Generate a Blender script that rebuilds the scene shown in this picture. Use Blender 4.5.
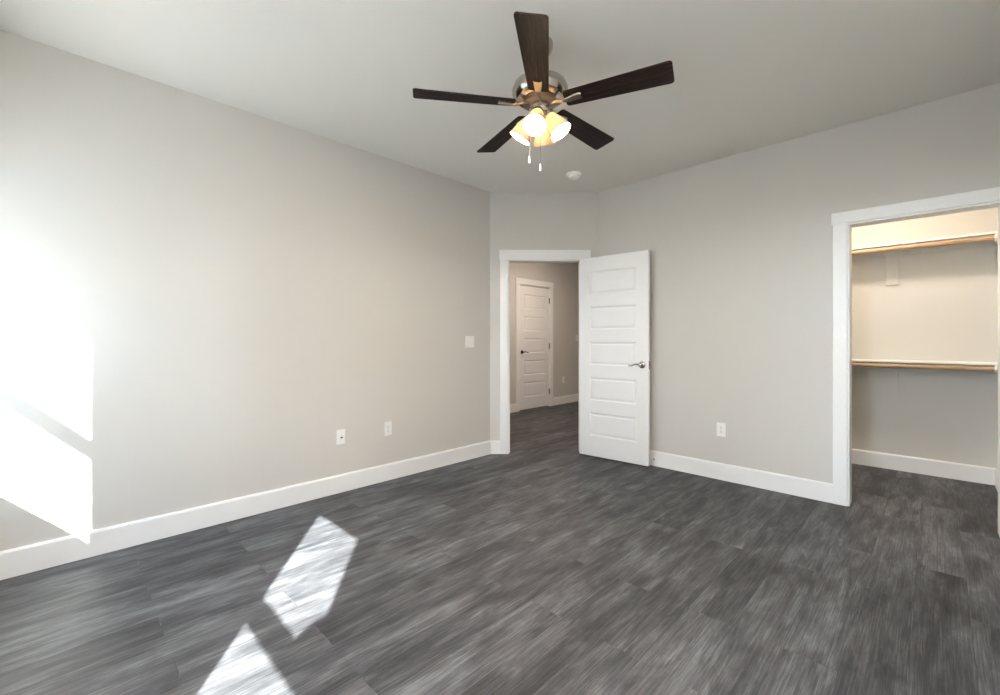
import bpy, bmesh, math, random
from mathutils import Vector, Matrix

for o in list(bpy.data.objects):
    bpy.data.objects.remove(o, do_unlink=True)
SC = bpy.context.scene
COL = SC.collection
R = math.radians
random.seed(4)

# ------------------------------------------------------------------ camera
FPX, YAW, HZ, EYE = 439.84, 0.78020, 339.65, 1.1945
cam_d = bpy.data.cameras.new('camera')
cam_d.sensor_width = 36.0
cam_d.lens = 36.0 * FPX / 1000.0
cam_d.shift_y = (HZ - 347.5) / 1000.0
cam_d.clip_start = 0.02
cam = bpy.data.objects.new('camera', cam_d)
cam.location = (0, 0, EYE)
cam.rotation_euler = (R(90), 0, YAW)
COL.objects.link(cam)
SC.camera = cam

# ------------------------------------------------------------------ sky, sun, exposure
SC.view_settings.view_transform = 'Standard'
SC.view_settings.look = 'None'
SC.view_settings.gamma = 1.0
SC.view_settings.use_curve_mapping = False
SC.view_settings.exposure = 2.76

world = bpy.data.worlds.new('sky')
SC.world = world
world.use_nodes = True
wn = world.node_tree
wn.nodes.clear()
w_out = wn.nodes.new('ShaderNodeOutputWorld')
w_bg = wn.nodes.new('ShaderNodeBackground')
w_bg.inputs['Strength'].default_value = 8.6
# hazy sky: palest near the horizon, deeper overhead
w_tc = wn.nodes.new('ShaderNodeTexCoord')
w_sep = wn.nodes.new('ShaderNodeSeparateXYZ')
w_rmp = wn.nodes.new('ShaderNodeValToRGB')
w_el = w_rmp.color_ramp.elements
w_el[0].position = 0.0; w_el[0].color = (0.84, 0.96, 1.12, 1)
w_el[1].position = 0.7; w_el[1].color = (0.10, 0.14, 0.21, 1)
w_mid = w_el.new(0.24); w_mid.color = (0.24, 0.30, 0.40, 1)
wn.links.new(w_tc.outputs['Generated'], w_sep.inputs[0])
wn.links.new(w_sep.outputs['Z'], w_rmp.inputs['Fac'])
wn.links.new(w_rmp.outputs['Color'], w_bg.inputs['Color'])
wn.links.new(w_bg.outputs[0], w_out.inputs[0])

SUN_AX, SUN_S = 1.307, 1.04           # ray: dx = -1.307 dy, dz = -1.04 dy
sun_dir = Vector((-SUN_AX, 1.0, -SUN_S)).normalized()
sun_d = bpy.data.lights.new('sun', 'SUN')
sun_d.energy = 8.5
sun_d.angle = R(0.6)
sun_d.color = (1.0, 0.985, 0.97)
sun = bpy.data.objects.new('sun', sun_d)
sun.rotation_euler = sun_dir.to_track_quat('-Z', 'Y').to_euler()
sun.location = (4, -4, 6)
COL.objects.link(sun)

# ------------------------------------------------------------------ materials
def mat(name, color=(0.8, 0.8, 0.8), rough=0.5, metal=0.0, spec=0.5, emit=None, estr=0.0):
    m = bpy.data.materials.new(name)
    m.use_nodes = True
    b = m.node_tree.nodes['Principled BSDF']
    b.inputs['Base Color'].default_value = (*color, 1)
    b.inputs['Roughness'].default_value = rough
    b.inputs['Metallic'].default_value = metal
    b.inputs['Specular IOR Level'].default_value = spec
    if emit:
        b.inputs['Emission Color'].default_value = (*emit, 1)
        b.inputs['Emission Strength'].default_value = estr
    return m

def nodes(m):
    nt = m.node_tree
    return nt, nt.nodes['Principled BSDF']

def paint(name, color, rough=0.85, bump=0.04, scale=160.0):
    m = mat(name, color, rough, 0, 0.25)
    nt, b = nodes(m)
    tc = nt.nodes.new('ShaderNodeTexCoord')
    n = nt.nodes.new('ShaderNodeTexNoise')
    n.inputs['Scale'].default_value = scale
    n.inputs['Detail'].default_value = 3
    bp = nt.nodes.new('ShaderNodeBump')
    bp.inputs['Strength'].default_value = bump
    bp.inputs['Distance'].default_value = 0.002
    nt.links.new(tc.outputs['Object'], n.inputs['Vector'])
    nt.links.new(n.outputs['Fac'], bp.inputs['Height'])
    nt.links.new(bp.outputs['Normal'], b.inputs['Normal'])
    return m

def ramp(nt, stops):
    r = nt.nodes.new('ShaderNodeValToRGB')
    e = r.color_ramp.elements
    while len(e) < len(stops):
        e.new(0.5)
    for el, (p, c) in zip(e, stops):
        el.position = p
        el.color = (*c, 1)
    return r

def floor_material():
    m = mat('grey_wood_plank', (0.08, 0.08, 0.085), 0.42, 0, 0.3)
    nt, b = nodes(m)
    L = nt.links.new
    tc = nt.nodes.new('ShaderNodeTexCoord')
    mp = nt.nodes.new('ShaderNodeMapping')
    mp.inputs['Rotation'].default_value = (0, 0, R(90))
    mp.inputs['Location'].default_value = (0.31, 0.07, 0)
    L(tc.outputs['Object'], mp.inputs['Vector'])
    def brick(c1, c2, mortar):
        k = nt.nodes.new('ShaderNodeTexBrick')
        k.offset = 0.37
        k.offset_frequency = 2
        k.inputs['Scale'].default_value = 1.0
        k.inputs['Brick Width'].default_value = 1.22
        k.inputs['Row Height'].default_value = 0.178
        k.inputs['Mortar Size'].default_value = 0.0011
        k.inputs['Mortar Smooth'].default_value = 0.2
        k.inputs['Color1'].default_value = (*c1, 1)
        k.inputs['Color2'].default_value = (*c2, 1)
        k.inputs['Mortar'].default_value = (*mortar, 1)
        L(mp.outputs['Vector'], k.inputs['Vector'])
        return k
    kid = brick((0, 0, 0), (1, 1, 1), (0.5, 0.5, 0.5))      # per plank random value
    # shift the grain from plank to plank
    sc = nt.nodes.new('ShaderNodeVectorMath'); sc.operation = 'MULTIPLY'
    sc.inputs[1].default_value = (13.0, 7.0, 5.0)
    L(kid.outputs['Color'], sc.inputs[0])
    ad = nt.nodes.new('ShaderNodeVectorMath'); ad.operation = 'ADD'
    L(mp.outputs['Vector'], ad.inputs[0]); L(sc.outputs[0], ad.inputs[1])
    def stretched(s, scale, detail, rough, dist=0.0):
        q = nt.nodes.new('ShaderNodeMapping')
        q.inputs['Scale'].default_value = s
        L(ad.outputs[0], q.inputs['Vector'])
        n = nt.nodes.new('ShaderNodeTexNoise')
        n.inputs['Scale'].default_value = scale
        n.inputs['Detail'].default_value = detail
        n.inputs['Roughness'].default_value = rough
        n.inputs['Distortion'].default_value = dist
        L(q.outputs[0], n.inputs['Vector'])
        return n
    blotch = stretched((0.75, 3.2, 1), 3.8, 6, 0.66, 0.4)
    grain = stretched((0.55, 26.0, 1), 5.5, 9, 0.74, 0.15)
    fine = stretched((1.2, 80.0, 1), 6.0, 5, 0.7)
    def math_(op, a, c, clamp=False):
        x = nt.nodes.new('ShaderNodeMath'); x.operation = op; x.use_clamp = clamp
        for i, v in enumerate((a, c)):
            if isinstance(v, (int, float)): x.inputs[i].default_value = v
            else: L(v, x.inputs[i])
        return x.outputs[0]
    s = math_('MULTIPLY', blotch.outputs['Fac'], 0.40)
    s = math_('ADD', s, math_('MULTIPLY', grain.outputs['Fac'], 0.34))
    s = math_('ADD', s, math_('MULTIPLY', fine.outputs['Fac'], 0.26))
    pl = nt.nodes.new('ShaderNodeSeparateColor'); L(kid.outputs['Color'], pl.inputs[0])
    s = math_('ADD', s, math_('MULTIPLY', math_('SUBTRACT', pl.outputs[0], 0.5), 0.055))
    rp = ramp(nt, [(0.37, (0.015, 0.0152, 0.017)), (0.46, (0.042, 0.043, 0.047)),
                   (0.53, (0.088, 0.090, 0.097)), (0.62, (0.195, 0.199, 0.21))])
    L(s, rp.inputs['Fac'])
    mx = nt.nodes.new('ShaderNodeMix'); mx.data_type = 'RGBA'
    L(math_('MULTIPLY', kid.outputs['Fac'], 0.75), mx.inputs['Factor'])
    L(rp.outputs['Color'], mx.inputs['A'])
    seam = ramp(nt, [(0.46, (0.018, 0.018, 0.02)), (0.56, (0.15, 0.155, 0.165))])
    L(blotch.outputs['Fac'], seam.inputs['Fac'])
    L(seam.outputs['Color'], mx.inputs['B'])
    L(mx.outputs['Result'], b.inputs['Base Color'])
    rr = ramp(nt, [(0.3, (0.48, 0.48, 0.48)), (0.7, (0.62, 0.62, 0.62))])
    L(grain.outputs['Fac'], rr.inputs['Fac'])
    L(rr.outputs['Color'], b.inputs['Roughness'])
    bp = nt.nodes.new('ShaderNodeBump')
    bp.inputs['Strength'].default_value = 0.25
    bp.inputs['Distance'].default_value = 0.002
    L(math_('SUBTRACT', s, math_('MULTIPLY', kid.outputs['Fac'], 1.0)), bp.inputs['Height'])
    L(bp.outputs['Normal'], b.inputs['Normal'])
    return m

def blade_material():
    m = mat('dark_walnut_blade', (0.04, 0.02, 0.013), 0.6, 0, 0.2)
    nt, b = nodes(m)
    tc = nt.nodes.new('ShaderNodeTexCoord')
    q = nt.nodes.new('ShaderNodeMapping')
    q.inputs['Scale'].default_value = (1.6, 26, 1)
    n = nt.nodes.new('ShaderNodeTexNoise')
    n.inputs['Scale'].default_value = 3.5
    n.inputs['Detail'].default_value = 7
    n.inputs['Roughness'].default_value = 0.7
    n.inputs['Distortion'].default_value = 1.2
    r = ramp(nt, [(0.34, (0.004, 0.003, 0.0025)), (0.54, (0.015, 0.0085, 0.006)), (0.74, (0.085, 0.047, 0.031))])
    nt.links.new(tc.outputs['Object'], q.inputs['Vector'])
    nt.links.new(q.outputs[0], n.inputs['Vector'])
    nt.links.new(n.outputs['Fac'], r.inputs['Fac'])
    nt.links.new(r.outputs['Color'], b.inputs['Base Color'])
    return m

def rod_material():
    m = mat('natural_wood_rod', (0.50, 0.33, 0.19), 0.5, 0, 0.4)
    nt, b = nodes(m)
    tc = nt.nodes.new('ShaderNodeTexCoord')
    q = nt.nodes.new('ShaderNodeMapping')
    q.inputs['Scale'].default_value = (2, 40, 40)
    n = nt.nodes.new('ShaderNodeTexNoise')
    n.inputs['Scale'].default_value = 3
    n.inputs['Detail'].default_value = 5
    r = ramp(nt, [(0.3, (0.34, 0.22, 0.13)), (0.7, (0.52, 0.36, 0.23))])
    nt.links.new(tc.outputs['Object'], q.inputs['Vector'])
    nt.links.new(q.outputs[0], n.inputs['Vector'])
    nt.links.new(n.outputs['Fac'], r.inputs['Fac'])
    nt.links.new(r.outputs['Color'], b.inputs['Base Color'])
    return m

def glass_material():
    m = bpy.data.materials.new('window_glass')
    m.use_nodes = True
    nt = m.node_tree
    nt.nodes.clear()
    o = nt.nodes.new('ShaderNodeOutputMaterial')
    t = nt.nodes.new('ShaderNodeBsdfTransparent')
    t.inputs['Color'].default_value = (0.95, 0.97, 0.96, 1)
    g = nt.nodes.new('ShaderNodeBsdfGlossy')
    g.inputs['Roughness'].default_value = 0.02
    mx = nt.nodes.new('ShaderNodeMixShader')
    mx.inputs['Fac'].default_value = 0.05
    nt.links.new(t.outputs[0], mx.inputs[1])
    nt.links.new(g.outputs[0], mx.inputs[2])
    nt.links.new(mx.outputs[0], o.inputs['Surface'])
    return m

def shade_material():
    m = bpy.data.materials.new('frosted_shade_glass')
    m.use_nodes = True
    nt = m.node_tree
    nt.nodes.clear()
    o = nt.nodes.new('ShaderNodeOutputMaterial')
    d = nt.nodes.new('ShaderNodeBsdfDiffuse')
    d.inputs['Color'].default_value = (0.80, 0.72, 0.57, 1)
    t = nt.nodes.new('ShaderNodeBsdfTranslucent')
    t.inputs['Color'].default_value = (0.155, 0.125, 0.085, 1)
    g = nt.nodes.new('ShaderNodeBsdfGlossy')
    g.inputs['Roughness'].default_value = 0.2
    a = nt.nodes.new('ShaderNodeMixShader'); a.inputs['Fac'].default_value = 0.5
    c = nt.nodes.new('ShaderNodeMixShader'); c.inputs['Fac'].default_value = 0.05
    nt.links.new(d.outputs[0], a.inputs[1]); nt.links.new(t.outputs[0], a.inputs[2])
    nt.links.new(a.outputs[0], c.inputs[1]); nt.links.new(g.outputs[0], c.inputs[2])
    nt.links.new(c.outputs[0], o.inputs['Surface'])
    return m

M_WALL = paint('greige_wall_paint', (0.602, 0.583, 0.546))
M_CEIL = paint('ceiling_paint', (0.77, 0.745, 0.69), 0.9, 0.08, 90)
M_TRIM = mat('white_trim_paint', (0.82, 0.82, 0.81), 0.38, 0, 0.45)
M_DOOR = mat('white_door_paint', (0.80, 0.795, 0.785), 0.42, 0, 0.45)
M_FLOOR = floor_material()
M_BLADE = blade_material()
M_ROD = rod_material()
M_NICKEL = mat('brushed_nickel', (0.46, 0.43, 0.385), 0.24, 1.0)
M_BRONZE = mat('dark_bronze', (0.06, 0.05, 0.045), 0.4, 0.9)
M_BROWN = mat('brown_bronze', (0.22, 0.17, 0.13), 0.35, 1.0)
M_DARKMETAL = mat('black_gap_metal', (0.03, 0.028, 0.025), 0.5, 0.6)
M_PLASTIC = mat('white_plastic', (0.84, 0.84, 0.82), 0.35, 0, 0.5)
M_SLOT = mat('dark_slot', (0.02, 0.02, 0.02), 0.6)
M_GLASS = glass_material()
M_SHADE = shade_material()
M_BULB = mat('warm_bulb', (1, 0.95, 0.85), 0.4, 0, 0.5, (1.0, 0.79, 0.57), 115.0)
M_LAMPDISC = mat('warm_diffuser', (1, 0.95, 0.88), 0.4, 0, 0.5, (1.0, 0.86, 0.69), 27.0)
M_HALLDISC = mat('warm_hall_diffuser', (1, 0.95, 0.88), 0.4, 0, 0.5, (1.0, 0.83, 0.70), 36.0)
M_FILLDISC = mat('fill_light_diffuser', (1, 0.97, 0.92), 0.4, 0, 0.5, (1.0, 0.96, 0.91), 60.0)  # for the added bedroom fill light
M_PAPER = mat('paper_label', (0.7, 0.68, 0.62), 0.8)
M_GROUND = paint('bounce_ground', (0.74, 0.73, 0.71), 0.9, 0.3, 8)  # ground colour raised to bounce sun up to the ceiling
M_FENCE = paint('fence_board', (0.5, 0.45, 0.38), 0.85, 0.2, 20)
M_RUBBER = mat('white_rubber', (0.7, 0.7, 0.68), 0.6)

# ------------------------------------------------------------------ mesh helpers
def add_box(bm, lo, hi, mx=None, bevel=0.0, seg=1):
    v = [bm.verts.new((x, y, z)) for x in (lo[0], hi[0]) for y in (lo[1], hi[1]) for z in (lo[2], hi[2])]
    q = [(0, 1, 3, 2), (4, 6, 7, 5), (0, 4, 5, 1), (2, 3, 7, 6), (0, 2, 6, 4), (1, 5, 7, 3)]
    fs = [bm.faces.new([v[i] for i in f]) for f in q]
    vs = v
    if bevel:
        es = list({e for f in fs for e in f.edges})
        r = bmesh.ops.bevel(bm, geom=es, offset=bevel, segments=seg, affect='EDGES', profile=0.5)
        vs = list({w for f in r['faces'] for w in f.verts} | {w for w in v if w.is_valid})
    if mx is not None:
        for w in vs: w.co = mx @ w.co
    return vs

def add_lathe(bm, prof, n=32, mx=None, cap_lo=False, cap_hi=False):
    rings = []
    for (r, z) in prof:
        if r < 1e-6:
            p = Vector((0, 0, z)); rings.append([bm.verts.new(mx @ p if mx else p)])
        else:
            ring = []
            for i in range(n):
                a = 2 * math.pi * i / n
                p = Vector((r * math.cos(a), r * math.sin(a), z))
                ring.append(bm.verts.new(mx @ p if mx else p))
            rings.append(ring)
    for a, b in zip(rings, rings[1:]):
        for i in range(n):
            j = (i + 1) % n
            if len(a) == 1 and len(b) > 1: bm.faces.new((a[0], b[j], b[i]))
            elif len(b) == 1 and len(a) > 1: bm.faces.new((a[i], a[j], b[0]))
            elif len(a) > 1: bm.faces.new((a[i], a[j], b[j], b[i]))
    if cap_lo and len(rings[0]) > 1: bm.faces.new(rings[0])
    if cap_hi and len(rings[-1]) > 1: bm.faces.new(rings[-1])

def add_tube(bm, pts, rad, n=10):
    pts = [Vector(p) for p in pts]
    rings = []
    up = Vector((0, 0, 1))
    for i, p in enumerate(pts):
        d = (pts[min(i + 1, len(pts) - 1)] - pts[max(i - 1, 0)]).normalized()
        s = d.cross(up)
        if s.length < 1e-4: s = d.cross(Vector((1, 0, 0)))
        s.normalize(); t = d.cross(s).normalized()
        r = rad[i] if isinstance(rad, (list, tuple)) else rad
        rings.append([bm.verts.new(p + r * (math.cos(2 * math.pi * k / n) * s + math.sin(2 * math.pi * k / n) * t)) for k in range(n)])
    for a, b in zip(rings, rings[1:]):
        for k in range(n):
            bm.faces.new((a[k], a[(k + 1) % n], b[(k + 1) % n], b[k]))
    bm.faces.new(rings[0]); bm.faces.new(rings[-1])

def add_prism(bm, poly, y0, y1, mx=None):
    """closed outline in the local XZ plane pushed from y0 to y1"""
    a = [bm.verts.new((x, y0, z)) for x, z in poly]
    b = [bm.verts.new((x, y1, z)) for x, z in poly]
    bm.faces.new(a); bm.faces.new(list(reversed(b)))
    n = len(poly)
    for i in range(n):
        bm.faces.new((a[i], b[i], b[(i + 1) % n], a[(i + 1) % n]))
    if mx is not None:
        for w in a + b: w.co = mx @ w.co

def obj(name, bm, m, parent=None, smooth=False, loc=None, mx=None):
    bmesh.ops.recalc_face_normals(bm, faces=bm.faces[:])
    me = bpy.data.meshes.new(name)
    bm.to_mesh(me); bm.free()
    me.materials.append(m)
    if smooth:
        for p in me.polygons: p.use_smooth = True
        try: me.set_sharp_from_angle(angle=R(38))
        except Exception: pass
    o = bpy.data.objects.new(name, me)
    COL.objects.link(o)
    if mx is not None: o.matrix_local = mx
    if loc: o.location = loc
    if parent: o.parent = parent
    return o

def thing(name, label, cat, mx=None, group=None):
    o = bpy.data.objects.new(name, None)
    o.empty_display_size = 0.1
    COL.objects.link(o)
    if mx is not None: o.matrix_world = mx
    o['label'] = label; o['category'] = cat
    if group: o['group'] = group
    return o

def struct(o, label=None, cat=None):
    o['kind'] = 'structure'
    if label: o['label'] = label
    if cat: o['category'] = cat
    return o

class Seg:
    """a wall from A to B in plan, room on the right-hand side; local frame u (along), d (into room), z"""
    def __init__(s, A, B):
        s.A = Vector((A[0], A[1], 0)); s.B = Vector((B[0], B[1], 0))
        s.L = (s.B - s.A).length
        s.u = (s.B - s.A) / s.L
        s.n = Vector((s.u.y, -s.u.x, 0))
        s.M = Matrix(((s.u.x, s.n.x, 0, s.A.x), (s.u.y, s.n.y, 0, s.A.y), (0, 0, 1, 0), (0, 0, 0, 1)))
    def box(s, bm, u0, u1, d0, d1, z0, z1, bevel=0.0):
        add_box(bm, (u0, d0, z0), (u1, d1, z1), s.M, bevel)
    def wall(s, bm, th, openings=(), H=2.74, e0=0.0, e1=0.0):
        u = -e0
        for (a, b, z0, z1) in sorted(openings):
            s.box(bm, u, a, -th, 0, 0, H)
            if z0 > 0: s.box(bm, a, b, -th, 0, 0, z0)
            s.box(bm, a, b, -th, 0, z1, H)
            u = b
        s.box(bm, u, s.L + e1, -th, 0, 0, H)
    def mat4(s, u, z, d=0.0):
        """frame on the wall face: local x along the wall, local y into the room, local z up"""
        return s.M @ Matrix.Translation((u, d, z))

H = 2.74
XL, YR, YA, XB = -3.313, 4.000, 3.199, -2.515     # left wall, right wall, ends of the diagonal wall
XS, YB = 0.37, -0.43                              # wall beside and wall behind the camera
S_left = Seg((XL, YB), (XL, YA))
S_diag = Seg((XL, YA), (XB, YR))
S_right = Seg((XB, YR), (XS, YR))
S_side = Seg((XS, YR), (XS, YB))
S_back = Seg((XS, YB), (XL, YB))
TH = 0.12

# closet and hall
CB, CR, CL_ = 5.425, 0.362, -1.45
S_cback = Seg((CL_, CB), (CR, CB))
S_cright = Seg((CR, CB), (CR, YR + TH))
S_cleft = Seg((CL_, YR + TH), (CL_, CB))
XH, YH0, YH1, XHR = -4.93, 3.30, 8.60, -2.42
S_hleft = Seg((XH, YH0), (XH, YH1))
S_hfar = Seg((XH, YH1), (XHR, YH1))
S_hright = Seg((XHR, YH1), (XHR, YR + TH))
S_hfront = Seg((XL - TH, YH0), (XH, YH0))

# ------------------------------------------------------------------ floor and ceiling
def slab(name, z0, z1, m, label):
    bm = bmesh.new()
    poly = [(XH - TH, YH0 - TH), (XL - 0.15, YH0 - TH), (XL - 0.15, YB - 0.15), (XS + TH, YB - 0.15),
            (XS + TH, CB + TH), (XHR + 0.2, CB + TH), (XHR + 0.2, YH1 + TH), (XH - TH, YH1 + TH)]
    a = [bm.verts.new((x, y, z0)) for x, y in poly]
    b = [bm.verts.new((x, y, z1)) for x, y in poly]
    bm.faces.new(a); bm.faces.new(b)
    n = len(poly)
    for i in range(n): bm.faces.new((a[i], a[(i + 1) % n], b[(i + 1) % n], b[i]))
    return struct(obj(name, bm, m), label, name)
slab('floor', -0.1, 0.0, M_FLOOR, 'charcoal grey wood plank floor running through the rooms')
slab('ceiling', H, H + 0.12, M_CEIL, 'smooth greige ceiling above the room')

# ------------------------------------------------------------------ windows (opening data)
YG = -0.50                                        # glass plane
w1r = XL + SUN_AX * (0.15 - YG)
w1 = dict(x0=w1r - 0.565, x1=w1r,
          top=1.217 + SUN_S * (0.15 - YG), rt=0.612 + SUN_S * (0.15 - YG),
          rb=0.527 + SUN_S * (0.15 - YG), bot=0.043 + SUN_S * (0.15 - YG))
w2l = -3.016 + SUN_AX * (1.277 - YG)
w2r = -2.44 + SUN_AX * (1.265 - YG) + 0.008
w2 = dict(x0=w2l, x1=w2r, top=SUN_S * (1.277 - YG), rt=SUN_S * (0.667 - YG), rb=SUN_S * (0.572 - YG))
w2['bot'] = w2['rb'] - (w1['rb'] - w1['bot'])
FR = 0.10                                         # frame + sash width round the glass

def win_open(w):
    return (XS - w['x1'] - FR, XS - w['x0'] + -0 + FR, w['bot'] - FR, w['top'] + FR)

# ------------------------------------------------------------------ walls
EN0, EN1, ENH = 0.188, 0.962, 2.033               # entry opening along the diagonal wall
CO0, CO1, COH = -0.449 - XB, 0.288 - XB, 2.030    # closet opening along the right wall
HD0, HD1, HDH = 5.43 - YH0, 6.25 - YH0, 2.125     # hall door opening

def make_wall(name, seg, th, label, openings=(), e0=0.0, e1=0.0):
    bm = bmesh.new()
    seg.wall(bm, th, openings, H, e0, e1)
    return struct(obj(name, bm, M_WALL), label, 'wall')
make_wall('wall_left', S_left, TH, 'long greige wall at left catching the sun patches', e0=0.15)
make_wall('wall_corner', S_diag, TH, 'narrow diagonal greige wall holding the entry door', [(EN0, EN1, 0, ENH)])
make_wall('wall_right', S_right, TH, 'greige wall at right pierced by the closet opening', [(CO0, CO1, 0, COH)], e1=TH)
make_wall('wall_side', S_side, TH, 'greige wall beside the viewer, right of the closet')
make_wall('wall_behind', S_back, 0.15, 'greige outside wall with two windows behind the viewer',
          [win_open(w2), win_open(w1)], e0=TH)
make_wall('wall_closet_back', S_cback, TH, 'closet rear wall behind the rods', e0=TH, e1=TH)
make_wall('wall_closet_right', S_cright, TH, 'closet wall at the right rod ends')
make_wall('wall_closet_left', S_cleft, TH, 'closet wall at the left, hidden by the casing')
bm = bmesh.new()
S_hleft.wall(bm, TH, [(HD0, HD1, 0, HDH)], H, TH, TH)
S_hleft.box(bm, HD0 - 0.1, HD1 + 0.1, -TH - 0.03, -TH, 0, HDH + 0.1)
struct(obj('wall_hall_left', bm, M_WALL), 'hall wall holding the far panelled door', 'wall')
make_wall('wall_hall_far', S_hfar, TH, 'end wall of the hall', e1=TH)
make_wall('wall_hall_right', S_hright, TH, 'hall wall behind the entry door')
make_wall('wall_hall_near', S_hfront, TH, 'hall wall backing on the left bedroom wall')

# ------------------------------------------------------------------ baseboards
BH, BT = 0.14, 0.015
def baseboard(name, seg, spans, label):
    bm = bmesh.new()
    prof = [(0, 0), (BT, 0), (BT, BH - 0.012), (BT - 0.005, BH), (0, BH)]     # d, z
    for (u0, u1) in spans:
        a = [bm.verts.new(seg.M @ Vector((u0, d, z))) for d, z in prof]
        b = [bm.verts.new(seg.M @ Vector((u1, d, z))) for d, z in prof]
        bm.faces.new(a); bm.faces.new(b)
        for i in range(5): bm.faces.new((a[i], a[(i + 1) % 5], b[(i + 1) % 5], b[i]))
    return struct(obj(name, bm, M_TRIM), label, 'baseboard')
CW, CT = 0.082, 0.017                             # casing width and thickness
baseboard('baseboard_left', S_left, [(0, S_left.L)], 'tall white baseboard along the left wall')
baseboard('baseboard_corner', S_diag, [(0, EN0 - CW), (EN1 + CW, S_diag.L)], 'short white baseboard beside the entry casing')
baseboard('baseboard_right', S_right, [(0, CO0 - CW)], 'tall white baseboard along the right wall')
baseboard('baseboard_side', S_side, [(0, S_side.L)], 'white baseboard beside the viewer')
baseboard('baseboard_behind', S_back, [(0, S_back.L)], 'white baseboard below the windows')
baseboard('baseboard_closet_back', S_cback, [(0, S_cback.L)], 'white baseboard at the rear of the closet')
baseboard('baseboard_closet_right', S_cright, [(0, S_cright.L)], 'white baseboard on the closet side wall')
baseboard('baseboard_closet_left', S_cleft, [(0, S_cleft.L)], 'white baseboard at the hidden side of the closet')
baseboard('baseboard_hall_left', S_hleft, [(0, HD0 - CW), (HD1 + CW, S_hleft.L)], 'white baseboard on the hall wall')
baseboard('baseboard_hall_far', S_hfar, [(0, S_hfar.L)], 'white baseboard at the hall end')

# ------------------------------------------------------------------ door casings
def casing(name, seg, o0, o1, oh, th, label, both=True, head=0.100):
    bm = bmesh.new()
    sides = [(0, CT)] + ([(-th - CT, -th)] if both else [])
    for d0, d1 in sides:
        seg.box(bm, o0 - CW, o0, d0, d1, 0, oh, 0.002)
        seg.box(bm, o1, o1 + CW, d0, d1, 0, oh, 0.002)
        e = 0.003 if d0 == 0 else 0.0
        seg.box(bm, o0 - CW - 0.008, o1 + CW + 0.008, d0 - (0.003 if d0 < 0 else 0), d1 + e, oh, oh + head, 0.002)
    j = 0.012                                      # jamb lining
    seg.box(bm, o0 - 0.001, o0 + j, -th - 0.002, 0.004, 0, oh)
    seg.box(bm, o1 - j, o1 + 0.001, -th - 0.002, 0.004, 0, oh)
    seg.box(bm, o0 + j, o1 - j, -th - 0.002, 0.004, oh - j, oh + 0.001)
    return bm
bm = casing('trim_1', S_diag, EN0, EN1, ENH, TH, '')
S_diag.box(bm, EN0 + 0.012, EN0 + 0.022, -0.08, -0.045, 0, ENH - 0.012)        # stop bead
trim1 = struct(obj('trim_1', bm, M_TRIM), 'white flat casing round the entry doorway', 'door casing')
bm = bmesh.new(); S_diag.box(bm, EN0 + 0.0115, EN0 + 0.0135, -0.036, -0.004, 0.90, 0.99)
obj('strike_plate', bm, M_NICKEL, trim1)['label'] = 'small metal strike plate in the jamb'
bm = casing('trim_2', S_right, CO0, CO1, COH, TH, '', head=0.082)
trim2 = struct(obj('trim_2', bm, M_TRIM), 'white flat casing round the open closet', 'door casing')
bm = casing('trim_3', S_hleft, HD0, HD1, HDH, TH, '', both=False, head=0.095)
trim3 = struct(obj('trim_3', bm, M_TRIM), 'white flat casing round the far hall door', 'door casing')

# ------------------------------------------------------------------ five-panel doors
def door_bm(W, Ht, T):
    """local: x 0..W along the leaf, y 0 (front) .. T (back), z 0..Ht"""
    bm = bmesh.new()
    g = 0.009
    st = 0.118 if W > 0.7 else 0.11
    add_box(bm, (0.002, g, 0.002), (W - 0.002, T - g, Ht - 0.002))
    top, bot, n = 0.142, 0.205, 5
    gap = 0.123
    ph = (Ht - top - bot - gap * (n - 1)) / n
    zs = [bot + i * (ph + gap) for i in range(n)]
    for y0, y1, s in ((0, g, 1), (T - g, T, -1)):
        yo, yi = (0, g) if s == 1 else (T, T - g)
        # stiles and rails with sloped (moulded) inner edges
        x0, x1 = st, W - st
        rect = lambda a, b, c, d: [(a, c), (b, c), (b, d), (a, d)]
        add_box(bm, (0, min(yo, yi), 0), (x0, max(yo, yi), Ht))
        add_box(bm, (x1, min(yo, yi), 0), (W, max(yo, yi), Ht))
        edges = [0] + [v for z in zs for v in (z, z + ph)] + [Ht]
        for i in range(0, len(edges), 2):
            add_box(bm, (x0, min(yo, yi), edges[i]), (x1, max(yo, yi), edges[i + 1]))
        for z in zs:
            # moulding slope from the face down to the panel groove, then the raised field
            loops = [(0.0, yo), (0.012, yi - s * 0.0005), (0.022, yi - s * 0.0005), (0.034, yi - s * 0.0045)]
            prev = None
            for (ins, y) in loops:
                r = [bm.verts.new((a, y, c)) for a, c in rect(x0 + ins, x1 - ins, z + ins, z + ph - ins)]
                if prev:
                    for k in range(4): bm.faces.new((prev[k], prev[(k + 1) % 4], r[(k + 1) % 4], r[k]))
                prev = r
            bm.faces.new(prev)
    return bm

def lever_bm(flip=1):
    """rosette on y=0 plane sticking to -y; lever runs toward -x*flip"""
    bm = bmesh.new()
    mx = Matrix.Rotation(R(90), 4, 'X')             # lathe axis z -> -y
    add_lathe(bm, [(0, 0.0), (0.033, 0.0), (0.033, 0.006), (0.026, 0.012), (0.012, 0.014), (0.010, 0.040), (0.013, 0.046), (0.013, 0.054), (0, 0.057)], 24, mx)
    pts = []
    for i in range(13):
        t = i / 12
        pts.append((-flip * 0.115 * t, -0.049 + 0.004 * math.sin(t * 3.1), 0.011 * math.sin(t * 5.4) * (0.4 + 0.6 * t)))
    add_tube(bm, pts, [0.0105 - 0.004 * (i / 12) for i in range(13)], 10)
    return bm

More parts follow.
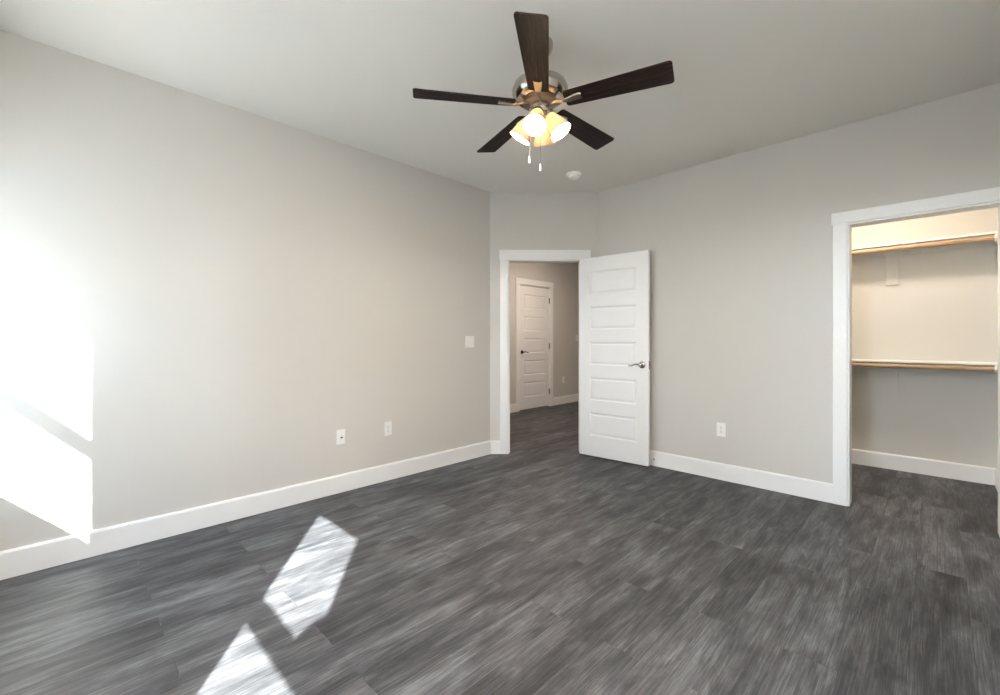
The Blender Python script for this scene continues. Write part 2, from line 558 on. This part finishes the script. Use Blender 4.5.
def line_hit(u_px, P, d):
    """point where the sight line through picture column u_px meets the plan line P + s d"""
    X = (u_px - 500) / FPX
    c, s_ = math.cos(YAW), math.sin(YAW)
    r = (c * X - s_, s_ * X + c)
    det = -r[0] * d[1] + d[0] * r[1]
    s = (r[0] * P[1] - r[1] * P[0]) / det
    return s

Pd = S_diag.A + S_diag.n * 0.036
sh = line_hit(579.4, (Pd.x, Pd.y), (S_diag.u.x, S_diag.u.y))
hinge = Pd + S_diag.u * sh
ang = R(4.5)
LEAF = line_hit(648.6, (hinge.x, hinge.y), (math.cos(ang), math.sin(ang)))
T_D = 0.035
door1 = obj('door_1', door_bm(LEAF, 2.02, T_D), M_DOOR,
            mx=Matrix.Translation((hinge.x, hinge.y, 0.012)) @ Matrix.Rotation(ang, 4, 'Z'))
struct(door1, 'white five-panel entry door swung open into the room', 'door')
lv = obj('door_handle', lever_bm(1), M_NICKEL, door1, True, (LEAF - 0.062, 0.0, 0.945))
lv['label'] = 'brushed nickel lever handle'
bm = bmesh.new()
mxk = Matrix.Rotation(R(-90), 4, 'X')
add_lathe(bm, [(0, 0), (0.031, 0), (0.029, 0.007), (0.012, 0.010), (0.011, 0.022), (0.0, 0.024)], 20, mxk)
obj('rear_rosette', bm, M_NICKEL, door1, True, (LEAF - 0.062, T_D, 0.945))
bm = bmesh.new(); add_box(bm, (LEAF - 0.001, 0.006, 0.905), (LEAF + 0.0015, 0.029, 0.985))
add_box(bm, (LEAF, 0.011, 0.935), (LEAF + 0.010, 0.024, 0.953), None, 0.002)
obj('latch', bm, M_NICKEL, door1)['label'] = 'metal latch plate on the door edge'
for z in (0.18, 1.0, 1.80):
    bm = bmesh.new()
    add_tube(bm, [(-0.004, T_D + 0.004, z), (-0.004, T_D + 0.004, z + 0.09)], 0.006, 10)
    obj('hinge', bm, M_NICKEL, door1)

# far hall door, closed in its frame
Wd = HD1 - HD0 - 0.030
mx2 = S_hleft.M @ Matrix.Translation((HD0 + 0.015, -0.004, 0.014)) @ Matrix.Diagonal((1, -1, 1, 1))
bm = door_bm(Wd, HDH - 0.034, T_D)
for v in bm.verts: v.co = mx2 @ v.co
door2 = struct(obj('door_2', bm, M_DOOR), 'white five-panel door closed at the far side of the hall', 'door')
bm = lever_bm(-1)
mk = S_hleft.M @ Matrix.Translation((HD0 + 0.015 + 0.065, -0.004, 0.985)) @ Matrix.Diagonal((1, -1, 1, 1))
for v in bm.verts: v.co = mk @ v.co
obj('door_handle', bm, M_BRONZE, door2, True)['label'] = 'dark lever handle'
for z in (0.22, 1.03, 1.84):
    bm = bmesh.new()
    S_hleft.box(bm, HD1 - 0.026, HD1 + 0.012, 0.0, 0.006, z, z + 0.10)
    add_tube(bm, [S_hleft.M @ Vector((HD1 - 0.014, 0.010, z)), S_hleft.M @ Vector((HD1 - 0.014, 0.010, z + 0.10))], 0.008, 10)
    obj('hinge', bm, M_NICKEL, door2)

# ------------------------------------------------------------------ windows
def window(name, w, label, sticker=False):
    x0, x1, zt, zb = w['x0'], w['x1'], w['top'], w['bot']
    bm = bmesh.new()
    f = 0.05
    def ring(bm, a0, a1, b0, b1, wd, y0, y1):
        add_box(bm, (a0, y0, b0), (a0 + wd, y1, b1)); add_box(bm, (a1 - wd, y0, b0), (a1, y1, b1))
        add_box(bm, (a0 + wd, y0, b0), (a1 - wd, y1, b0 + wd)); add_box(bm, (a0 + wd, y0, b1 - wd), (a1 - wd, y1, b1))
    ring(bm, x0 - FR, x1 + FR, zb - FR, zt + FR, f, YG - 0.045, YG + 0.025)
    o = struct(obj(name, bm, M_PLASTIC), label, 'window')
    bm = bmesh.new()
    add_box(bm, (x0 - f, YG - 0.014, w['rt'] - 0.02), (x0, YG + 0.014, zt + f)); add_box(bm, (x1, YG - 0.014, w['rt'] - 0.02), (x1 + f, YG + 0.014, zt + f))
    add_box(bm, (x0, YG - 0.014, zt), (x1, YG + 0.014, zt + f))
    mid = (w['rt'] + w['rb']) / 2
    add_box(bm, (x0, YG - 0.012, mid), (x1, YG + 0.012, w['rt']))
    obj('upper_sash', bm, M_PLASTIC, o)
    bm = bmesh.new()
    add_box(bm, (x0 - f, YG - 0.014, zb - f), (x0, YG + 0.014, w['rt'] - 0.02)); add_box(bm, (x1, YG - 0.014, zb - f), (x1 + f, YG + 0.014, w['rt'] - 0.02))
    add_box(bm, (x0, YG - 0.014, zb - f), (x1, YG + 0.014, zb)); add_box(bm, (x0, YG - 0.012, w['rb']), (x1, YG + 0.012, mid))
    obj('lower_sash', bm, M_PLASTIC, o)
    for a, b in ((w['rt'], zt), (zb, w['rb'])):
        bm = bmesh.new(); add_box(bm, (x0, YG - 0.002, a), (x1, YG + 0.002, b))
        obj('pane', bm, M_GLASS, o)
    bm = bmesh.new()
    add_box(bm, (x0 - FR - 0.04, YG + 0.025, zb - FR - 0.025), (x1 + FR + 0.04, YB + 0.03, zb - FR), None, 0.003)
    obj('window_sill', bm, M_TRIM, o)
    if sticker:
        bm = bmesh.new()
        add_prism(bm, [(x1 - 0.175, w['rt']), (x1, w['rt']), (x1, w['rt'] + 0.175), (x1 - 0.06, w['rt'] + 0.135), (x1 - 0.13, w['rt'] + 0.06)], YG + 0.0022, YG + 0.0028)
        obj('paper_label', bm, M_PAPER, o)['label'] = 'torn paper label in the corner of the glass'
window('window_1', w1, 'white double-hung window nearest the left wall')
window('window_2', w2, 'white double-hung window nearest the viewer', True)

# ------------------------------------------------------------------ ceiling fan
FX, FY, FZ, FR_ = -1.468, 1.780, 2.420, 0.645
FTH = 5.34915
fan = thing('ceiling_fan', 'dark five-blade ceiling fan with brushed nickel motor and four lit frosted shades', 'ceiling fan',
            Matrix.Translation((FX, FY, H)))
zr = lambda z: z - H                              # heights relative to the ceiling
bm = bmesh.new()
add_lathe(bm, [(0, zr(2.74)), (0.068, zr(2.74)), (0.068, zr(2.72)), (0.060, zr(2.695)), (0.038, zr(2.672)), (0.018, zr(2.662)), (0, zr(2.662))], 32)
obj('canopy', bm, M_NICKEL, fan, True)
bm = bmesh.new()
add_lathe(bm, [(0, zr(2.665)), (0.0125, zr(2.665)), (0.0125, zr(2.565)), (0.026, zr(2.560)), (0.026, zr(2.535)), (0, zr(2.535))], 20)
obj('downrod', bm, M_NICKEL, fan, True)
bm = bmesh.new()
add_lathe(bm, [(0, zr(2.548)), (0.06, zr(2.547)), (0.105, zr(2.540)), (0.135, zr(2.522)), (0.145, zr(2.498)), (0.145, zr(2.482)),
               (0.138, zr(2.462)), (0.118, zr(2.446)), (0.092, zr(2.440)), (0, zr(2.440))], 48)
obj('motor_housing', bm, M_NICKEL, fan, True)
bm = bmesh.new()
add_lathe(bm, [(0, zr(2.441)), (0.088, zr(2.441)), (0.088, zr(2.424)), (0.080, zr(2.420)), (0, zr(2.420))], 40)
obj('flywheel', bm, M_BROWN, fan, True)

def blade_bm():
    bm = bmesh.new()
    r0, r1 = 0.135, FR_ + 0.006
    w0, w1_ = 0.052, 0.068
    out = []
    n = 7
    def corner(cx, cy, rad, a0, a1):
        return [(cx + rad * math.cos(R(a0 + (a1 - a0) * i / n)), cy + rad * math.sin(R(a0 + (a1 - a0) * i / n))) for i in range(n + 1)]
    rt = 0.016
    out += corner(r1 - rt, -w1_ + rt, rt, -90, 0)
    out += corner(r1 - rt, w1_ - rt, rt, 0, 90)
    out += corner(r0 + rt, w0 - rt, rt, 90, 180)
    out += corner(r0 + rt, -w0 + rt, rt, 180, 270)
    a = [bm.verts.new((x, y, 0.003)) for x, y in out]
    b = [bm.verts.new((x, y, -0.003)) for x, y in out]
    bm.faces.new(a); bm.faces.new(list(reversed(b)))
    for i in range(len(out)): bm.faces.new((a[i], a[(i + 1) % len(out)], b[(i + 1) % len(out)], b[i]))
    return bm
def iron_bm():
    bm = bmesh.new()
    # arm from flywheel, spreading to a plate screwed under the blade
    secs = [(0.060, 0.016, 0.004), (0.095, 0.014, 0.000), (0.125, 0.012, -0.010), (0.150, 0.016, -0.0105), (0.185, 0.021, -0.0065), (0.212, 0.023, -0.0055), (0.222, 0.018, -0.0055)]
    rings = []
    for x, w, z in secs:
        rings.append([bm.verts.new(p) for p in ((x, -w, z + 0.0025), (x, w, z + 0.0025), (x, w * 0.8, z - 0.003), (x, -w * 0.8, z - 0.003))])
    for a, b in zip(rings, rings[1:]):
        for k in range(4): bm.faces.new((a[k], a[(k + 1) % 4], b[(k + 1) % 4], b[k]))
    bm.faces.new(rings[0]); bm.faces.new(rings[-1])
    return bm
b_me = i_me = None
for k in range(5):
    a = FTH + k * 2 * math.pi / 5
    mxb = Matrix.Translation((0, 0, zr(FZ))) @ Matrix.Rotation(a, 4, 'Z') @ Matrix.Rotation(R(-12), 4, 'X')
    if k == 0:
        blade0 = obj('blade', blade_bm(), M_BLADE, fan, mx=mxb)
        iron0 = obj('blade_iron', iron_bm(), M_NICKEL, blade0)
        iron0['label'] = 'brushed nickel blade arm'
    else:
        b = blade0.copy(); COL.objects.link(b); b.parent = fan; b.matrix_local = mxb
        i = iron0.copy(); COL.objects.link(i); i.parent = b
bm = bmesh.new()
add_lathe(bm, [(0, zr(2.422)), (0.052, zr(2.422)), (0.056, zr(2.408)), (0.056, zr(2.385)), (0.048, zr(2.372)), (0.052, zr(2.366)), (0.050, zr(2.345)), (0.034, zr(2.328)), (0.012, zr(2.320)), (0.010, zr(2.308)), (0, zr(2.305))], 36)
obj('light_fitter', bm, M_NICKEL, fan, True)

# four bell shades on short arms; local -z is the way a shade opens
to_cam = math.atan2(-FY, -FX)
def shade_bm():
    bm = bmesh.new()
    prof = [(0.024, -0.010), (0.030, -0.020), (0.037, -0.040), (0.044, -0.062), (0.051, -0.086), (0.057, -0.112), (0.060, -0.124)]
    add_lathe(bm, prof, 32)
    inner = [(r - 0.003, z) for r, z in prof]
    add_lathe(bm, inner, 32)
    # rim
    n = 32
    o = [bm.verts.new((0.060 * math.cos(2 * math.pi * i / n), 0.060 * math.sin(2 * math.pi * i / n), -0.124)) for i in range(n)]
    q = [bm.verts.new((0.057 * math.cos(2 * math.pi * i / n), 0.057 * math.sin(2 * math.pi * i / n), -0.124)) for i in range(n)]
    for i in range(n): bm.faces.new((o[i], o[(i + 1) % n], q[(i + 1) % n], q[i]))
    bmesh.ops.remove_doubles(bm, verts=bm.verts[:], dist=0.0002)
    return bm
def holder_bm():
    bm = bmesh.new()
    add_lathe(bm, [(0, 0.012), (0.018, 0.012), (0.027, 0.004), (0.028, -0.016), (0.020, -0.017), (0, -0.017)], 24)
    add_tube(bm, [(0, 0, 0.010), (0, 0, 0.050)], 0.010, 12)
    return bm
def bulb_bm():
    bm = bmesh.new()
    add_lathe(bm, [(0, -0.018), (0.013, -0.020), (0.014, -0.040), (0.021, -0.056), (0.0285, -0.072), (0.030, -0.086), (0.026, -0.100), (0.016, -0.110), (0, -0.114)], 24)
    return bm
for k in range(4):
    a = to_cam - R(14) + k * math.pi / 2
    tilt = R(33)
    mxs = Matrix.Translation((0.044 * math.cos(a), 0.044 * math.sin(a), zr(2.366))) @ Matrix.Rotation(a, 4, 'Z') @ Matrix.Rotation(-tilt, 4, 'Y')
    if k == 0:
        sh0 = obj('lamp_shade', shade_bm(), M_SHADE, fan, True, mx=mxs)
        ho0 = obj('shade_holder', holder_bm(), M_NICKEL, sh0, True)
        bu0 = obj('bulb', bulb_bm(), M_BULB, sh0, True)
    else:
        s = sh0.copy(); COL.objects.link(s); s.parent = fan; s.matrix_local = mxs
        for c in (ho0, bu0):
            d = c.copy(); COL.objects.link(d); d.parent = s
# pull chains
rgt = Vector((math.cos(YAW), math.sin(YAW), 0)); fwd = Vector((-math.sin(YAW), math.cos(YAW), 0))
for off, dep, zend in ((-0.058, -0.03, 2.103), (-0.003, -0.055, 2.052)):
    p = rgt * off + fwd * dep
    bm = bmesh.new()
    z0 = zr(2.352)
    add_tube(bm, [(p.x * 0.8, p.y * 0.8, z0), (p.x, p.y, z0 - 0.012), (p.x, p.y, zr(zend) + 0.035)], 0.0016, 8)
    c = obj('pull_chain', bm, M_NICKEL, fan)
    bm = bmesh.new()
    add_lathe(bm, [(0, 0.04), (0.0025, 0.038), (0.004, 0.020), (0.006, 0.009), (0.005, 0.002), (0, 0)], 14, Matrix.Translation((p.x, p.y, zr(zend))))
    obj('chain_fob', bm, M_PLASTIC, c, True)['label'] = 'white teardrop pull'

# ------------------------------------------------------------------ smoke detector
sd = thing('smoke_detector', 'round white smoke detector on the ceiling beyond the fan', 'smoke detector', Matrix.Translation((-2.392, 3.396, H)))
bm = bmesh.new(); add_lathe(bm, [(0, 0), (0.068, 0), (0.070, -0.010), (0.066, -0.018), (0.050, -0.021), (0, -0.021)], 36)
obj('mounting_base', bm, M_PLASTIC, sd, True)
bm = bmesh.new(); add_lathe(bm, [(0, -0.020), (0.050, -0.020), (0.048, -0.036), (0.040, -0.043), (0.026, -0.044), (0.022, -0.040), (0, -0.040)], 36)
obj('sensor_cover', bm, M_PLASTIC, sd, True)

# ------------------------------------------------------------------ wall plates
def plate_bm(w, h):
    bm = bmesh.new(); add_box(bm, (-w / 2, 0, -h / 2), (w / 2, 0.006, h / 2), None, 0.0025, 2); return bm
def receptacle_bm(z):
    bm = bmesh.new()
    pts = []
    for i in range(24):
        a = 2 * math.pi * i / 24
        pts.append((max(-0.0145, min(0.0145, 0.0175 * math.cos(a))), z + 0.0145 * math.sin(a)))
    add_prism(bm, pts, 0.0055, 0.0078)
    return bm
def slots_bm(z):
    bm = bmesh.new()
    add_box(bm, (-0.0075, 0.0076, z - 0.001), (-0.0050, 0.0081, z + 0.007))
    add_box(bm, (0.0050, 0.0076, z - 0.001), (0.0075, 0.0081, z + 0.006))
    add_lathe(bm, [(0, 0.0081), (0.0028, 0.0081), (0.0028, 0.0070)], 10, Matrix.Translation((0, 0, z - 0.007)) @ Matrix.Rotation(R(-90), 4, 'X'))
    return bm
out0 = None
def outlet(seg, u, z, label):
    global out0
    mx = seg.mat4(u, z)
    if out0 is None:
        t = thing('electrical_outlet', label, 'outlet', mx, 'duplex wall outlets')
        obj('cover_plate', plate_bm(0.072, 0.117), M_PLASTIC, t)
        for dz in (0.0195, -0.0195):
            r = obj('receptacle', receptacle_bm(dz), M_PLASTIC, t)
            obj('slots', slots_bm(dz), M_SLOT, r)['label'] = 'dark plug slots'
        bm = bmesh.new(); add_lathe(bm, [(0, 0.0075), (0.003, 0.0072), (0.0032, 0.0055)], 12, Matrix.Rotation(R(-90), 4, 'X'))
        obj('screw', bm, M_NICKEL, t)
        out0 = t
        return t
    t = out0.copy(); COL.objects.link(t); t.matrix_world = mx; t['label'] = label
    for ch in list(out0.children):
        c = ch.copy(); COL.objects.link(c); c.parent = t
        for g in ch.children:
            d = g.copy(); COL.objects.link(d); d.parent = c
    return t
outlet(S_left, 1.989 - YB, 0.437, 'white outlet on the left wall nearest the entry door, right of the coaxial jack')
outlet(S_left, -0.064 - YB, 0.417, 'white outlet in the bright sun patch at far left')
outlet(S_right, -1.299 - XB, 0.426, 'white outlet on the right wall between open door and closet')
outlet(S_hleft, 6.66 - YH0, 0.445, 'small outlet on the hall wall seen through the doorway')

t = thing('coaxial_jack', 'white wall plate with a dark coaxial socket, left of the left-wall outlet pair', 'wall jack', S_left.mat4(1.572 - YB, 0.432))
obj('cover_plate', plate_bm(0.072, 0.117), M_PLASTIC, t)
bm = bmesh.new(); add_lathe(bm, [(0.0, 0.004), (0.0065, 0.004), (0.0065, 0.014), (0.0045, 0.014), (0.0045, 0.008), (0, 0.008)], 14, Matrix.Translation((0.004, 0, -0.004)) @ Matrix.Rotation(R(-90), 4, 'X'))
obj('connector', bm, M_DARKMETAL, t, True)['label'] = 'dark threaded coaxial connector'

def switch(seg, u, z, gangs, label):
    t = thing('light_switch', label, 'light switch', seg.mat4(u, z))
    w = 0.072 + 0.046 * (gangs - 1)
    obj('cover_plate', plate_bm(w, 0.117), M_PLASTIC, t)
    for g in range(gangs):
        x = (g - (gangs - 1) / 2) * 0.046
        bm = bmesh.new()
        add_box(bm, (x - 0.0165, 0.005, -0.033), (x + 0.0165, 0.0085, 0.033), None, 0.001)
        for v in bm.verts:
            if v.co.y > 0.007: v.co.y += 0.003 * (v.co.z / 0.033)
        obj('rocker', bm, M_PLASTIC, t)
switch(S_left, 2.916 - YB, 1.174, 2, 'white double rocker switch on the left wall near the doorway')
switch(S_hleft, 7.09 - YH0, 1.225, 1, 'small switch on the hall wall at the edge of the open door')

# door stop on the baseboard behind the open door
t = thing('door_stop', 'small spring door stop on the baseboard at the open door edge', 'door stop', S_right.mat4(-1.895 - XB, 0.062, BT))
bm = bmesh.new(); add_lathe(bm, [(0, 0), (0.010, 0), (0.010, 0.003), (0.005, 0.005), (0.005, 0.036), (0, 0.036)], 14, Matrix.Rotation(R(-90), 4, 'X'))
obj('spring', bm, M_NICKEL, t, True)
bm = bmesh.new(); add_lathe(bm, [(0, 0.034), (0.0075, 0.034), (0.0085, 0.040), (0.0075, 0.046), (0, 0.047)], 14, Matrix.Rotation(R(-90), 4, 'X'))
obj('rubber_tip', bm, M_RUBBER, t, True)

# ------------------------------------------------------------------ closet rods and shelves
RY = CB - 0.235
def closet_level(zrod, label_rod, label_shelf):
    sh = obj('closet_shelf', None or bmesh.new(), M_TRIM)
    bm = bmesh.new()
    add_box(bm, (CL_ + 0.001, CB - 0.256, zrod + 0.028), (CR - 0.001, CB - 0.001, zrod + 0.044), None, 0.0015)
    bm.to_mesh(sh.data); bm.free()
    sh['label'] = label_shelf; sh['category'] = 'shelf'
    for lo, hi in (((CL_ + 0.001, CB - 0.012, zrod - 0.036), (CR - 0.001, CB, zrod + 0.028)),          # cleats under the shelf
                   ((CR - 0.019, CB - 0.254, zrod - 0.036), (CR - 0.001, CB - 0.012, zrod + 0.028)),
                   ((CL_ + 0.001, CB - 0.254, zrod - 0.036), (CL_ + 0.019, CB - 0.012, zrod + 0.028))):
        bm = bmesh.new()
        add_box(bm, lo, hi, None, 0.001)
        obj('cleat', bm, M_WALL, sh)
    bm = bmesh.new()                                # upright block and brace carrying the middle of the rod
    add_box(bm, (-0.325, CB - 0.022, zrod - 0.30), (-0.237, CB, zrod - 0.036), None, 0.001)
    obj('support_plate', bm, M_WALL, sh)
    rod = thing('closet_rod', label_rod, 'closet rod', Matrix.Translation(((CL_ + CR) / 2, RY, zrod)))
    hw = (CR - CL_) / 2 - 0.0195
    bm = bmesh.new()
    add_tube(bm, [(-hw, 0, 0), (hw, 0, 0)], 0.021, 20)
    obj('pole', bm, M_ROD, rod, True)
    for s in (-1, 1):
        bm = bmesh.new()
        add_lathe(bm, [(0.021, 0), (0.030, 0.0), (0.030, 0.012), (0.021, 0.012)], 24, Matrix.Translation((s * hw - s * 0.012, 0, 0)) @ Matrix.Rotation(R(90 * s), 4, 'Y'))
        o = obj('rod_socket', bm, M_PLASTIC, rod, True)
        o['label'] = 'white round end socket'
closet_level(1.997, 'natural wood closet rod below the upper shelf', 'white upper closet shelf above head height')
closet_level(0.966, 'natural wood closet rod below the lower shelf', 'white lower closet shelf at waist height')

def flush_light(x, y, m, label):
    t = thing('flush_light', label, 'ceiling light', Matrix.Translation((x, y, H)))
    bm = bmesh.new(); add_lathe(bm, [(0, 0), (0.14, 0), (0.142, -0.02), (0.13, -0.03), (0.125, -0.02), (0, -0.02)], 36)
    obj('trim_ring', bm, M_PLASTIC, t, True)
    bm = bmesh.new(); add_lathe(bm, [(0.124, -0.021), (0.11, -0.036), (0.07, -0.046), (0, -0.049)], 36)
    obj('diffuser', bm, m, t, True)
flush_light(-0.45, 4.48, M_LAMPDISC, 'round flush light on the closet ceiling')
flush_light(-0.45, 0.36, M_FILLDISC, 'added round fill light on the bedroom ceiling, unseen above the viewer')  # added fill out of view, brightens the right wall and ceiling
flush_light(-3.65, 5.35, M_HALLDISC, 'round flush light on the hall ceiling')

# ------------------------------------------------------------------ outside the windows
bm = bmesh.new(); add_box(bm, (-16, -22, -0.30), (16, YB - 0.16, -0.15))
struct(obj('ground', bm, M_GROUND), 'unseen ground outside the windows, made pale to bounce sunlight indoors', 'ground')  # unseen ground, serves as a bounce surface for the room
fe = thing('added_fence', 'added unseen board fence, height set for the low sky light', 'fence', Matrix.Translation((0, -6.5, -0.15)))  # added out of view, its height trims sky light near the horizon
bm = bmesh.new()
for i in range(120):
    x = -12 + i * 0.2
    add_box(bm, (x, 0, 0.03), (x + 0.19, 0.02, 1.25 + random.uniform(-0.01, 0.01)))
obj('fence_panel', bm, M_FENCE, fe)
bm = bmesh.new()
for z in (0.3, 0.95): add_box(bm, (-12, -0.05, z), (12, 0, z + 0.09))
obj('fence_rail', bm, M_FENCE, fe)

nh = thing('sky_blocker_house', 'added unseen house volume that blocks low sky light', 'house', Matrix.Translation((1.3, -8.0, -0.15)))  # added out of view to cut sky light on the left wall
bm = bmesh.new()
add_box(bm, (0, -7, 0), (14.0, 0, 5.2))
obj('siding', bm, paint('blocker_siding', (0.30, 0.29, 0.275), 0.8, 0.2, 30), nh)
bm = bmesh.new()
add_prism(bm, [(-7.3, 5.2), (0.3, 5.2), (-3.5, 6.6)], -0.3, 14.3, Matrix.Rotation(R(90), 4, 'Z') @ Matrix.Diagonal((1, -1, 1, 1)))
obj('roof', bm, paint('grey_shingle', (0.12, 0.115, 0.11), 0.9, 0.4, 25), nh)
for x in (1.2, 3.6, 6.0, 8.4, 10.8):
    for z in (0.9, 3.3):
        bm = bmesh.new()
        add_box(bm, (x - 0.06, 0, z - 0.06), (x + 0.86, 0.04, z + 1.26))
        f = obj('window', bm, M_TRIM, nh)
        bm = bmesh.new(); add_box(bm, (x, 0.04, z), (x + 0.8, 0.045, z + 0.57)); add_box(bm, (x, 0.04, z + 0.63), (x + 0.8, 0.045, z + 1.2))
        obj('pane', bm, M_SLOT, f)
nh['kind'] = 'structure'
fe['kind'] = 'structure'
